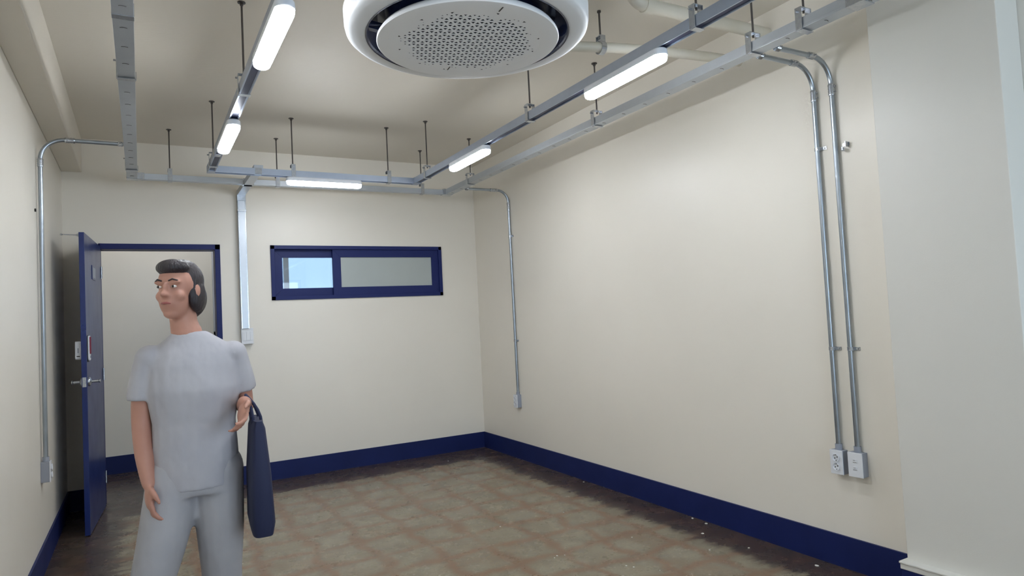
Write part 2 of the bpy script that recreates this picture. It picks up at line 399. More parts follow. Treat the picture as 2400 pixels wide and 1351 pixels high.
# ------------------------------------------------------------------ lighting rail (slotted channel, open side down)
rail = thing('lighting_rail', 'u-shaped run of galvanised slotted channel carrying the batten lamps', 'cable rail', (1.3, 5.415, ZT))
def channel(ax, c, a, b, z0=ZT, w_=.052, h=.050):
    """open-bottomed channel: outer shell, inner lips, dark strip for the shade in the slot"""
    t = .003
    prof = [(-w_/2, 0), (-w_/2, h), (w_/2, h), (w_/2, 0), (w_/2 - .005, 0), (w_/2 - .005, .008), (w_/2 - .008, .008), (w_/2 - .008, t), (w_/2 - t, t), (w_/2 - t, h - t),
            (-w_/2 + t, h - t), (-w_/2 + t, t), (-w_/2 + .009, t), (-w_/2 + .009, .010), (-w_/2 + .006, .010), (-w_/2 + .006, 0)]
    bm = bmesh.new(); add_prism(bm, [(c + p[0], z0 + p[1]) for p in prof], ax, a, b)
    o = link('channel', bm, M['steel']); keep(o, rail)
    bm = bmesh.new(); add_prism(bm, [(c - w_/2 + .004, z0 + .006), (c + w_/2 - .004, z0 + .006), (c + w_/2 - .004, z0 + .016), (c - w_/2 + .004, z0 + .016)], ax, a + .002, b - .002)  # dark strip stands in for the shade inside the open channel
    s = link('slot_shade', bm, M['slot']); keep(s, rail); return o
channel('y', .488, YN + .2, 5.4405)
channel('y', 2.131, YN + .2, 5.4375)
channel('x', 5.415, .514, 2.105)
for lst in ([(.4605, .5155, 5.36, 5.443, ZT - .002, ZT + .052)], [(2.1035, 2.1585, 5.36, 5.443, ZT - .002, ZT + .052)]):
    keep(boxes('corner_coupling', lst, M['steel'], bevel=.002), rail)
for y in (1.95, 4.9):
    keep(boxes('coupling', [(.4605, .5155, y - .03, y + .03, ZT + .004, ZT + .052)], M['zinc'], bevel=.001), rail)
keep(boxes('coupling', [(.80, .85, 5.387, 5.443, ZT + .004, ZT + .052)], M['zinc'], bevel=.001), rail)

# ------------------------------------------------------------------ cable duct (closed, u-shaped round the room)
ZD = 2.66
duct = thing('cable_duct', 'closed galvanised cable duct hung around the room above the end wall', 'cable duct', (1.3, 6.05, ZD))
def duct_run(b, nm='duct_run'):
    return keep(boxes(nm, [b], M['steel_side'], bevel=.002), duct)
def lid(b):
    o = keep(boxes('duct_lid', [b], M['steel_side'], bevel=.001), duct); return o
duct_run((-.070, .000, YN + .1, 6.08, ZD + .003, ZD + .052)); lid((-.0725, .0025, YN + .1, 6.08, ZD, ZD + .014))
duct_run((2.680, 2.750, YN + .1, 6.08, ZD + .003, ZD + .052)); lid((2.6775, 2.7525, YN + .1, 6.06, ZD, ZD + .014))
duct_run((.003, 2.677, 6.02, 6.07, ZD + .003, ZD + .048)); lid((.003, 2.677, 6.0175, 6.0725, ZD, ZD + .012))
duct_run((.800, .870, 5.447, 6.53, ZD - .006, ZD + .040), 'branch_duct')
# drop down the end wall to the switch
duct_run((.800, .870, 6.485, 6.549, 1.42, ZD - .004), 'drop_duct')
for x in (.803, .861): keep(boxes('duct_edge', [(x, x + .006, 6.4835, 6.486, 1.42, ZD - .03)], M['zinc']), duct)
for b in ((.797, .873, 6.478, 6.549, 2.60, 2.66), (.797, .873, 6.47, 6.549, 2.50, 2.52)):
    keep(boxes('coupling', [b], M['zinc'], bevel=.002), duct)
for b in ((-.0745, .0045, 2.93, 2.97, ZD - .003, ZD + .054), (2.674, 2.756, 1.62, 1.70, ZD - .003, ZD + .055), (-.0745, .0045, 6.0, 6.085, ZD - .003, ZD + .054),
          (2.655, 2.756, 6.0, 6.085, ZD - .003, ZD + .054), (.003, .05, 6.014, 6.075, ZD - .002, ZD + .052), (.79, .88, 6.013, 6.076, ZD - .006, ZD + .05)):
    keep(boxes('coupling', [b], M['zinc'], bevel=.0015), duct)
# punched tabs along the lids: short curved ridges
def tabs():
    bm = bmesh.new()
    def arc(cx, cy, horiz, z):
        n = 6; R_ = .022
        P = []
        for i in range(n + 1):
            s = (i / n - .5); x = s * .026; d = (1 - (2 * s) ** 2) * .004
            P.append((cx + x, cy - d, z) if horiz else (cx + d, cy + x, z))
        add_tube(bm, P, .0014, 5)
    y = 2.3
    for k in range(26): arc(-.035, .8 + .205 * k, True, ZD - .0006)
    for k in range(25): arc(2.715, 1.0 + .205 * k, True, ZD - .0006)
    return bm
tb = link('punched_tab', tabs(), M['rod'], smooth=True); keep(tb, duct); tb['kind'] = 'stuff'

# ------------------------------------------------------------------ rod hangers
HG = 'threaded rod hangers'
def hanger(x, y, z0, h, axis, half, label, ztop=ZC, side=-1, open_=True, rodoff=0.0):
    """rod from the slab, bracket wrapped round a run whose underside is z0; axis = run direction; side = visible plate side"""
    t = thing('rod_hanger', label, 'hanger', (x, y, ztop), HG)
    zt = z0 + h + .05
    bm = bmesh.new(); add_tube(bm, [(x, y, ztop), (x, y, zt - .02)], .0052, 8); keep(link('rod', bm, M['rod'], smooth=True), t)
    bm = bmesh.new(); add_tube(bm, [(x, y, ztop + .001), (x, y, ztop - .004)], .020, 12); add_tube(bm, [(x, y, ztop - .004), (x, y, ztop - .018)], .009, 6)
    keep(link('ceiling_anchor', bm, M['rod']), t)
    w2 = .017; p = .003
    s = side * (half + .002)
    def B(a0, a1, zz0, zz1):              # across-run interval a0..a1
        a0, a1 = min(a0, a1), max(a0, a1)
        return (x + a0, x + a1, y - w2, y + w2, zz0, zz1) if axis == 'y' else (x - w2, x + w2, y + a0, y + a1, zz0, zz1)
    L_ = [B(s, s + side * p, z0 - .004, zt), B(s, -s * .75, zt - p, zt), B(s, -s * 1.0, z0 - .0075, z0 - .0045)]
    if not open_: L_.append(B(-s, -s - side * p, z0 - .004, z0 + h * .6))
    L_.append(B(-s * .75, -s * .75 - side * p, zt - .022, zt))
    keep(boxes('clamp', L_, M['zinc'], bevel=.001), t)
    bm = bmesh.new()
    for zz in (zt, zt - p - .007): add_tube(bm, [(x, y, zz), (x, y, zz + .007)], .0095, 6)
    keep(link('nut', bm, M['zinc']), t)
    # side bolt
    bm = bmesh.new()
    if axis == 'y': add_tube(bm, [(x + s * 1.0 + side * p, y + .004, zt - .018), (x + s + side * (.014), y + .004, zt - .018)], .005, 6)
    else: add_tube(bm, [(x + .004, y + s + side * p, zt - .018), (x + .004, y + s + side * .014, zt - .018)], .005, 6)
    keep(link('bolt', bm, M['zinc']), t)
    return t
# on the duct
hanger(.235, 6.045, ZD, .048, 'x', .0275, 'rod hanger on the end wall duct, leftmost and next to the left duct corner')
hanger(1.08, 6.045, ZD, .048, 'x', .0275, 'rod hanger on the end wall duct, just right of the branch going to the wall')
hanger(2.44, 6.045, ZD, .048, 'x', .0275, 'rod hanger on the end wall duct, near the right hand corner of the rail')
hanger(2.715, 5.50, ZD, .052, 'y', .0375, 'rod hanger on the right duct, above the thin conduit near the far corner')
hanger(2.715, 3.53, ZD, .052, 'y', .0375, 'rod hanger on the right duct, hanging below the large right batten lamp')
hanger(2.715, 2.22, ZD, .052, 'y', .0375, 'rod hanger on the right duct, in front of the cream pipe')
hanger(2.715, 1.93, ZD, .052, 'y', .0375, 'rod hanger on the right duct, nearest the column')
for yy, lb in ((3.66, 'flat strap hanger under the left duct, the nearer and larger one'), (5.70, 'flat strap hanger under the left duct, the one near its end corner')):
    t = hanger(-.035, yy, ZD, .052, 'y', .0375, lb, open_=False)
# on the lighting rail
hanger(.488, 5.20, ZT, .050, 'y', .026, 'rod hanger at the far left corner of the lighting rail')
hanger(.488, 3.55, ZT, .050, 'y', .026, 'rod hanger on the left lighting rail between its two batten lamps')
hanger(1.09, 5.415, ZT, .050, 'x', .026, 'rod hanger on the cross rail above the left end of its batten lamp')
hanger(1.885, 5.415, ZT, .050, 'x', .026, 'rod hanger on the cross rail, to the right of its batten lamp')
hanger(2.131, 5.13, ZT, .050, 'y', .026, 'rod hanger at the far right corner of the lighting rail')
hanger(2.131, 3.44, ZT, .050, 'y', .026, 'rod hanger on the right lighting rail between its two batten lamps')
hanger(2.131, 2.03, ZT, .050, 'y', .026, 'rod hanger on the right lighting rail in front of the cream pipe')

# ------------------------------------------------------------------ round ceiling air conditioner
AX, AY = 1.188, 2.367
ac = thing('ceiling_air_conditioner', 'big white round air conditioner with perforated disc and dark ring gap', 'air conditioner', (AX, AY, ZC))
RZ = 2.545
bm = bmesh.new()
prof = [(.400, RZ + .012), (.4045, RZ + .003), (.410, RZ), (.420, RZ - .001), (.460, RZ + .002), (.477, RZ + .007), (.486, RZ + .016), (.490, RZ + .034), (.492, RZ + .085), (.484, RZ + .105), (.44, RZ + .112), (.36, RZ + .112)]
add_lathe(bm, prof, AX, AY, 128)
keep(link('outer_ring', bm, M['ac_white'], smooth=True), ac)
bm = bmesh.new()
add_lathe(bm, [(.4035, RZ + .004), (.396, RZ + .02), (.385, RZ + .045), (.36, RZ + .07), (.325, RZ + .075), (.32, RZ + .0)], AX, AY, 96)
keep(link('outlet_gap', bm, M['ac_navy'], smooth=True), ac)
bm = bmesh.new(); add_lathe(bm, [(.402, RZ + .010), (.404, RZ + .004), (.4075, RZ + .001), (.4105, RZ + .0005), (.411, RZ - .0015), (.405, RZ - .0005), (.4005, RZ + .006)], AX, AY, 96, True)
keep(link('gap_trim', bm, M['ac_navy'], smooth=True), ac)
DZ_ = 2.520; RD = .368; RH = .300
bm = bmesh.new()
add_lathe(bm, [(RH - .012, DZ_ + .0004), (RH, DZ_ - .0005), (RD - .012, DZ_ - .0002), (RD - .003, DZ_ + .001), (RD, DZ_ + .005), (RD - .001, DZ_ + .012), (RD - .012, DZ_ + .028), (.30, DZ_ + .04)], AX, AY, 128)
keep(link('disc_rim', bm, M['ac_disc'], smooth=True), ac)
# perforated disc: a lattice of triangles, each with a triangular hole with depth
bm = bmesh.new()
a = .034; h = a * math.sqrt(3) / 2; rot = -YAW + .16
cr, sr = math.cos(rot), math.sin(rot)
rnd = random.Random(3)
vcache = {}
def LV(i, j):
    k = (i, j)
    if k not in vcache:
        px = (i + j * .5) * a; py = j * h
        vcache[k] = (px, py)
    return vcache[k]
def W_(p, z): return (AX + p[0] * cr - p[1] * sr, AY + p[0] * sr + p[1] * cr, z)
vb = {}
def V(k):
    if k not in vb: vb[k] = bm.verts.new(W_(LV(*k), DZ_))
    return vb[k]
Rn = int(.31 / h) + 2
for j in range(-Rn, Rn + 1):
    for i in range(-2 * Rn, 2 * Rn + 1):
        for tri in (((i, j), (i + 1, j), (i, j + 1)), ((i + 1, j), (i + 1, j + 1), (i, j + 1))):
            P = [LV(*k) for k in tri]; cx_ = sum(p[0] for p in P) / 3; cy_ = sum(p[1] for p in P) / 3; r = math.hypot(cx_, cy_)
            if r > RH - .003: continue
            lim = .268 + .012 * math.sin(6 * math.atan2(cy_, cx_))
            s = .60 if r < lim - .035 else .60 * max(0, 1 - (r - (lim - .035)) / .06) ** .8
            if r > lim - .02 and rnd.random() < .35: s = 0
            if r > lim and rnd.random() < .9: s = 0
            vs = [V(k) for k in tri]
            if s < .12: bm.faces.new(vs); continue
            q = [(cx_ + (p[0] - cx_) * s, cy_ + (p[1] - cy_) * s) for p in P]
            q2 = [(cx_ + (p[0] - cx_) * s * .97, cy_ + (p[1] - cy_) * s * .97) for p in P]
            A = [bm.verts.new(W_(p, DZ_)) for p in q]; B = [bm.verts.new(W_(p, DZ_ + .0018)) for p in q2]
            for n in range(3):
                bm.faces.new((vs[n], vs[(n + 1) % 3], A[(n + 1) % 3], A[n])); f = bm.faces.new((A[n], A[(n + 1) % 3], B[(n + 1) % 3], B[n]))
keep(link('perforated_disc', bm, M['ac_disc']), ac)
bm = bmesh.new(); add_lathe(bm, [(.001, DZ_ + .004), (.33, DZ_ + .004)], AX, AY, 48); keep(link('filter_backing', bm, M['ac_inside']), ac)
for ang, rr in ((-1.64, .322), (1.46, .268)):      # two short latch slots
    c = Vector((AX + rr * math.cos(ang), AY + rr * math.sin(ang), DZ_)); d = Vector((math.cos(ang), math.sin(ang), 0)); n = Vector((-d.y, d.x, 0))
    bm = bmesh.new(); vs = []
    for sz in (-.0015, .003):
        for su, sv in ((-1, -1), (1, -1), (1, 1), (-1, 1)): vs.append(bm.verts.new(c + d * .018 * su + n * .0022 * sv + Vector((0, 0, sz))))
    for f in ((0, 1, 2, 3), (7, 6, 5, 4), (0, 4, 5, 1), (1, 5, 6, 2), (2, 6, 7, 3), (3, 7, 4, 0)): bm.faces.new([vs[i] for i in f])
    keep(link('latch_slot', bm, M['rod']), ac)
for ang in (2.90, 2.90 + PI / 2, 2.90 + PI, 2.90 + 1.5 * PI):     # struts crossing the gap
    d = Vector((math.cos(ang), math.sin(ang), 0)); n = Vector((-d.y, d.x, 0)); c = Vector((AX, AY, 0))
    bm = bmesh.new(); add_tube(bm, [c + d * .345 + Vector((0, 0, RZ + .03)), c + d * .395 + Vector((0, 0, RZ + .028))], .006, 10)
    vs = []
    for z in (RZ + .008, RZ + .04):
        for r_, sgn in ((.34, -1), (.398, -1), (.398, 1), (.34, 1)): vs.append(bm.verts.new(c + d * r_ + n * (.014 * sgn - .02) + Vector((0, 0, z + (.012 if r_ > .36 else 0)))))
    for f in ((0, 1, 2, 3), (7, 6, 5, 4), (0, 4, 5, 1), (1, 5, 6, 2), (2, 6, 7, 3), (3, 7, 4, 0)): bm.faces.new([vs[i] for i in f])
    keep(link('gap_strut', bm, M['ac_navy'], smooth=True), ac)
bm = bmesh.new(); add_lathe(bm, [(.0, RZ + .11), (.42, RZ + .11), (.43, RZ + .13), (.43, RZ + .38), (.42, RZ + .39), (.0, RZ + .39)], AX, AY, 48); keep(link('housing', bm, M['steel_side'], smooth=True), ac)
for ang in (.6, .6 + PI / 2, .6 + PI, .6 + 1.5 * PI):
    x, y = AX + .45 * math.cos(ang), AY + .45 * math.sin(ang)
    bm = bmesh.new(); add_tube(bm, [(x, y, ZC), (x, y, RZ + .25)], .005, 8); add_box(bm, min(x, AX + .42 * math.cos(ang)) - .01, max(x, AX + .42 * math.cos(ang)) + .01, y - .012, y + .012, RZ + .27, RZ + .273)
    keep(link('suspension_rod', bm, M['rod']), ac)

# ------------------------------------------------------------------ cream pipes at the ceiling, right
bm = bmesh.new()
PY, PZ, PR = 2.52, 2.963, .035
pth = [(2.20, PY, ZC)] + bend((2.20, PY, ZC), (2.20, PY, PZ), (3.0, PY, PZ), .07)[0:] + [(wx(PY) + .02, PY, PZ)]
add_tube(bm, pth, PR, 20); add_tube(bm, [(2.275, PY, PZ), (2.33, PY, PZ)], PR + .006, 20)
tag(link('painted_pipe', bm, M['pipe'], smooth=True), 'thick cream painted pipe running across to the right wall near the column', 'pipe')
bm = bmesh.new()
PY2, PZ2, PR2 = 2.885, 2.88, .028
add_tube(bm, [(1.60, 3.10, PZ2), (2.0, 2.972, PZ2), (2.275, PY2, PZ2), (2.6, 2.80, PZ2), (3.0, 2.745, PZ2), (wx(2.7) + .02, 2.73, PZ2)], PR2, 16)
tag(link('painted_pipe', bm, M['pipe'], smooth=True), 'thinner cream painted pipe coming out from behind the air conditioner', 'pipe')
# pear shaped pipe hanger
t = thing('pipe_hanger', 'rounded galvanised hanger clasping the thin pipe beside the air conditioner', 'hanger', (2.275, PY2 + .003, ZC))
x0, y0 = 2.275, PY2 + .003
bm = bmesh.new(); add_tube(bm, [(x0, y0, ZC), (x0, y0, PZ2 + .062)], .0055, 8); keep(link('rod', bm, M['rod'], smooth=True), t)
bm = bmesh.new(); add_tube(bm, [(x0, y0, ZC + .001), (x0, y0, ZC - .010)], .011, 8); keep(link('ceiling_anchor', bm, M['rod']), t)
bm = bmesh.new(); pts = []
for i in range(25):
    an = -PI * .5 - .25 + (2 * PI - .5) * (i / 24) if False else PI * .62 + (PI * 1.86) * i / 24
    pts.append((PR2 + .004, an))
outer = [(y0 + (PR2 + .008) * math.cos(an), PZ2 - .002 + (PR2 + .010) * math.sin(an)) for _, an in pts]
inner = [(y0 + (PR2 + .004) * math.cos(an), PZ2 - .002 + (PR2 + .006) * math.sin(an)) for _, an in pts][::-1]
for k in range(len(outer) - 1):
    o1, o2 = outer[k], outer[k + 1]; i1, i2 = inner[len(inner) - 1 - k], inner[len(inner) - 2 - k]
    add_prism(bm, [o1, o2, i2, i1], 'x', x0 - .016, x0 + .016)
add_box(bm, x0 - .016, x0 + .016, y0 - .022, y0 + .022, PZ2 + .060, PZ2 + .064)
add_box(bm, x0 - .016, x0 + .016, y0 - .024, y0 - .020, PZ2 + .026, PZ2 + .064); add_box(bm, x0 - .016, x0 + .016, y0 + .018, y0 + .022, PZ2 + .03, PZ2 + .064)
keep(link('clasp', bm, M['zinc'], smooth=False), t)
bm = bmesh.new(); add_tube(bm, [(x0, y0, PZ2 + .064), (x0, y0, PZ2 + .072)], .010, 6); add_tube(bm, [(x0, y0, PZ2 + .052), (x0, y0, PZ2 + .060)], .010, 6); keep(link('nut', bm, M['zinc']), t)

# ------------------------------------------------------------------ conduits and outlet boxes
def ribbed(bm, p, q, r, n=16, ribs=4):
    p, q = Vector(p), Vector(q); d = q - p
    pts, rs = [], []
    for i in range(ribs * 2 + 1):
        pts.append(p + d * i / (ribs * 2)); rs.append(r + (.0026 if i % 2 else .0008))
    add_tube(bm, pts, rs, n)
def conduit(path, r, label, loc, couplings, straps, boxend, screws_dir):
    t = thing('steel_conduit', label, 'conduit', loc, 'galvanised conduits on the walls')
    bm = bmesh.new(); add_tube(bm, path, r, 16); keep(link('tube', bm, M['conduit'], smooth=True), t)
    for p, q in couplings:
        bm = bmesh.new(); ribbed(bm, p, q, r + .002); o = keep(link('coupling', bm, M['zinc'], smooth=True), t)
        pv, qv = Vector(p), Vector(q)
        for f in (.25, .75):
            bm = bmesh.new()
            c = pv.lerp(qv, f); sd = Vector(screws_dir)
            if abs((qv - pv).normalized().dot(sd)) > .7: sd = Vector((0, 0, -1)) if abs((qv - pv).normalized().z) < .5 else Vector((0, 1, 0))
            add_tube(bm, [c + sd * (r + .001), c + sd * (r + .012)], .0045, 8)
            keep(link('set_screw', bm, M['zinc'], smooth=True), t)
    for lst in straps:
        keep(link('strap', lst, M['zinc'], smooth=False), t)
    if boxend:
        bm = bmesh.new(); add_tube(bm, boxend, r + .005, 14); keep(link('end_adaptor', bm, M['grey_plastic'], smooth=True), t)
    return t
def strap_r(xw, yc, z, r, ear=-1):                        # saddle on a wall facing -x (or +x when ear is on left wall)
    bm = bmesh.new(); n = 10
    for k in range(n):
        a0 = PI / 2 + PI * k / n; a1 = PI / 2 + PI * (k + 1) / n
        pr = [(xw - r - .002 + (r + rr) * math.cos(an), yc + (r + rr) * math.sin(an)) for rr, an in ((.004, a0), (.004, a1), (.001, a1), (.001, a0))]
        add_prism(bm, pr, 'z', z - .009, z + .009)
    y1 = yc + ear * r
    add_box(bm, xw - r - .004, xw - .001, min(y1, y1 + ear * .004), max(y1, y1 + ear * .004), z - .009, z + .009)
    add_box(bm, xw - .005, xw - .001, min(y1, y1 + ear * .032), max(y1, y1 + ear * .032), z - .009, z + .009)
    add_tube(bm, [(xw - .005, y1 + ear * .018, z), (xw - .009, y1 + ear * .018, z)], .005, 8)
    return bm
R_ = .0128
for (yc, zc, nm, ztop) in ((2.236, 2.664, 'left one of the two tall conduits near the column, ending at the round sockets', .622),
                           (2.130, 2.664, 'right one of the two tall conduits near the column, ending at the data ports', .624)):
    xw = wx(yc); xv = xw - .018
    pts = [(2.757, yc, zc)] + bend((2.752, yc, zc), (xv, yc, zc), (xv, yc, 1), .135, 10) + [(xv, yc, ztop)]
    st = [strap_r(xw, yc, 1.150, R_), ]
    if yc > 2.2: st.append(strap_r(xw, yc, 2.215, R_))
    conduit(pts, R_, nm, (xv, yc, ztop), [((2.760, yc, zc), (2.787, yc, zc)), ((xv - .172, yc, zc), (xv - .125, yc, zc)), ((xv, yc, zc - .13), (xv, yc, zc - .19))], st, [(xv, yc, ztop - .001), (xv, yc, ztop + .028)], (0, -1, 0))
# unused clip beside the right conduit
bm = bmesh.new(); xw = wx(2.08)
for k in range(12):
    a0, a1 = .5 * PI * k / 6 + .6, .5 * PI * (k + 1) / 6 + .6
    if k > 9: break
    for zz, rr in ((2.205, .013),):
        add_prism(bm, [(xw - .017 + (rr + d) * math.cos(an), 2.082 + (rr + d) * math.sin(an)) for d, an in ((.003, a0), (.003, a1), (0, a1), (0, a0))], 'z', 2.172, 2.190)
add_box(bm, xw - .030, xw - .001, 2.066, 2.070, 2.188, 2.215); add_box(bm, xw - .006, xw - .001, 2.062, 2.098, 2.196, 2.212); add_tube(bm, [(xw - .006, 2.08, 2.204), (xw - .020, 2.08, 2.204)], .006, 8)
tag(link('pipe_clip', bm, M['zinc']), 'loose open pipe clip on the wall beside the right tall conduit', 'clip')
# thin conduit at the far end of the right wall
yc = 5.715; xw = wx(yc); xv = xw - .016; zc = 2.664
pts = [(2.757, yc, zc)] + bend((2.752, yc, zc), (xv, yc, zc), (xv, yc, 1), .12, 8) + [(xv, yc, .637)]
conduit(pts, .0128, 'steel conduit near the far corner of the right wall, dropping to a small socket box', (xv, yc, .637),
        [((2.760, yc, zc), (2.787, yc, zc)), ((xv - .20, yc, zc), (xv - .12, yc, zc)), ((xv, yc, zc - .12), (xv, yc, zc - .20))],
        [strap_r(xw, yc, 2.207, .0125), strap_r(xw, yc, 1.168, .0125)], [(xv, yc, .636), (xv, yc, .66)], (0, -1, 0))
# conduit on the left wall
yc = 4.985; xv = XL + .024; zc = 2.668
pts = [(-.074, yc, zc)] + bend((-.074, yc, zc), (xv, yc, zc), (xv, yc, 1), .135, 10) + [(xv, yc, .665)]
conduit(pts, .0128, 'steel conduit on the left wall, bending from the left duct down to a socket box', (xv, yc, .665),
        [((-.105, yc, zc), (-.080, yc, zc)), ((xv + .13, yc, zc), (xv + .185, yc, zc)), ((xv, yc, zc - .13), (xv, yc, zc - .18))], [], [(xv, yc, .664), (xv, yc, .69)], (0, -1, 0))
bm = bmesh.new(); add_tube(bm, [(XL, 4.90, 2.20), (XL + .008, 4.90, 2.20)], .010, 10); tag(link('wall_plug', bm, M['dark'], smooth=True), 'small black plug in the left wall beside the conduit', 'plug')

def socket_box(xw, y0, y1, z0, z1, side, label, kind):
    """side -1: on the right wall facing -x; +1 on the left wall facing +x"""
    t = thing('socket_box', label, 'socket', (xw, (y0 + y1) / 2, z0), 'surface socket boxes')
    d = .044; xf = xw + side * d
    keep(boxes('back_box', [(min(xw, xf), max(xw, xf), y0 + .001, y1 - .001, z0 + .001, z1 - .001)], M['grey_plastic'], bevel=.002), t)
    p = .006
    keep(boxes('face_plate', [(min(xf, xf + side * p), max(xf, xf + side * p), y0, y1, z0, z1)], M['white_plastic'], bevel=.002), t)
    xp = xf + side * p; ym = (y0 + y1) / 2; zm = (z0 + z1) / 2
    if kind == 'round':
        for zc in (zm + .024, zm - .022):
            bm = bmesh.new(); n = 28
            # raised rim and dished well
            rings = []
            for r, dx in ((.0205, 0), (.020, .0016), (.0178, .0016), (.0165, -.0052), (.001, -.0052)):
                rings.append([bm.verts.new((xp + side * dx, ym + r * math.cos(2 * PI * k / n), zc + r * math.sin(2 * PI * k / n))) for k in range(n)])
            for A_, B_ in zip(rings, rings[1:]):
                for k in range(n): bm.faces.new((A_[k], A_[(k + 1) % n], B_[(k + 1) % n], B_[k]))
            # the plate is solid, so the well is shown by a shallow inset face just proud of it
            for v in bm.verts: v.co.x += side * .0056
            s = link('socket', bm, M['white_plastic'], smooth=True); keep(s, t)
            bm = bmesh.new()
            for sy, sz in ((-.0068, .0035), (.0068, -.0035)):
                add_tube(bm, [(xp + side * .0002, ym + sy, zc + sz), (xp + side * .0018, ym + sy, zc + sz)], .0032, 8)
            add_box(bm, min(xp, xp + side * .002), max(xp, xp + side * .002), ym - .0025, ym + .0025, zc + .0125, zc + .0162); add_box(bm, min(xp, xp + side * .002), max(xp, xp + side * .002), ym - .0025, ym + .0025, zc - .0162, zc - .0125)
            k = link('pin_hole', bm, M['dark']); k.parent = s
    else:
        for zc in (zm + .020, zm - .018):
            bm = bmesh.new(); add_box(bm, min(xp, xp + side * .002), max(xp, xp + side * .002), ym - .012, ym + .012, zc - .008, zc + .009); s = keep(link('data_port', bm, M['white_plastic'], bevel=.001), t)
            bm = bmesh.new(); add_box(bm, min(xp, xp + side * .0026), max(xp, xp + side * .0026), ym - .009, ym + .009, zc - .0065, zc - .005); add_box(bm, min(xp, xp + side * .0026), max(xp, xp + side * .0026), ym - .004, ym + .008, zc + .003, zc + .0045)
            k = link('port_opening', bm, M['rod']); k.parent = s
    return t
socket_box(wx(2.23), 2.198, 2.270, .497, .622, -1, 'white box with two round sockets, left one of the pair by the column', 'round')
socket_box(wx(2.13), 2.090, 2.168, .500, .624, -1, 'white box with two small data ports, right one of the pair by the column', 'data')
socket_box(wx(5.72), 5.680, 5.752, .510, .637, -1, 'small white socket box low on the right wall near the far corner', 'round')
socket_box(XL, 4.950, 5.022, .540, .664, 1, 'grey and white socket box low on the left wall, near the open door', 'round')
# light switch under the drop duct (end wall)
sw = thing('light_switch', 'white light switch on the end wall below the vertical duct', 'switch', (.86, YB, 1.27))
keep(boxes('back_box', [(.80, .90, YB - .045, YB, 1.28, 1.42)], M['grey_plastic'], bevel=.002), sw)
keep(boxes('face_plate', [(.798, .902, YB - .052, YB - .045, 1.278, 1.422)], M['white_plastic'], bevel=.002), sw)
for x in (.808, .840, .872): keep(boxes('rocker', [(x, x + .024, YB - .057, YB - .052, 1.31, 1.39)], M['white_plastic'], bevel=.001), sw)

# ------------------------------------------------------------------ doorway, door leaf and window
fr = boxes('door_1', [(DX0, DX0 + .012, YB - .012, YB + .16, 0, DZ), (DX1 - .045, DX1, YB - .012, YB + .16, 0, DZ), (DX0, DX1, YB - .012, YB + .16, DZ - .048, DZ)], M['frame'], bevel=.003)
struct(fr, 'navy steel frame of the doorway')
# leaf swung open into the room, about 94 degrees
hx, hy = -.286, 6.515; ang = math.atan2(-.345 + .286, 6.515 - 5.655)
leaf = bmesh.new(); add_box(leaf, -.034, 0, -.862, 0, .006, 2.173)
door = link('door_leaf', leaf, M['door'], bevel=.002); door.location = (hx, hy, 0); door.rotation_euler = (0, 0, -math.atan2(.059, .86))
tag(door, 'navy steel door leaf standing open beside the doorway', 'door')
def dpart(name, bm, m, **k):
    o = link(name, bm, m, door, **k); return o
bm = bmesh.new(); add_box(bm, 0, .005, -.52, -.34, 1.855, 1.965); nf = dpart('name_plate_holder', bm, M['door'], bevel=.001)
bm = bmesh.new(); add_box(bm, .004, .0065, -.50, -.36, 1.87, 1.95); o = link('plate_insert', bm, M['grey_plastic'], nf)
# electronic lock, room side
def rbox(bm, x0, x1, yc, zc, hy_, hz, r, n=6):
    pts = []
    for sy, sz, a0 in ((1, 1, 0), (-1, 1, PI / 2), (-1, -1, PI), (1, -1, 1.5 * PI)):
        for i in range(n + 1):
            an = a0 + PI / 2 * i / n; pts.append((yc + sy * (hy_ - r) + r * math.cos(an), zc + sz * (hz - r) + r * math.sin(an)))
    add_prism(bm, pts, 'x', x0, x1)
LY = -.795
bm = bmesh.new(); rbox(bm, 0, .003, LY + .004, 1.328, .043, .096, .02); lk = dpart('lock_base', bm, M['dark'])
bm = bmesh.new(); rbox(bm, .003, .014, LY, 1.332, .038, .090, .018); lk2 = dpart('electronic_lock', bm, M['white_plastic'], bevel=.004)
bm = bmesh.new(); rbox(bm, .014, .020, LY - .002, 1.352, .024, .062, .006); link('red_cover', bm, M['red'], lk2, bevel=.001)
bm = bmesh.new(); rbox(bm, .014, .017, LY, 1.268, .010, .008, .004); link('lock_button', bm, M['grey_plastic'], lk2)
# outer half on the far side
bm = bmesh.new(); rbox(bm, -.078, -.034, LY + .02, 1.318, .036, .066, .014); lk3 = dpart('outer_lock_body', bm, M['white_plastic'], bevel=.006)
bm = bmesh.new(); add_box(bm, -.068, -.048, LY + .02 - .0375, LY + .02 - .0355, 1.272, 1.279); link('slot', bm, M['dark'], lk3)
bm = bmesh.new(); add_box(bm, -.062, -.055, LY + .02 - .0370, LY + .02 - .0355, 1.30, 1.335); link('lock_mark', bm, M['grey_plastic'], lk3)
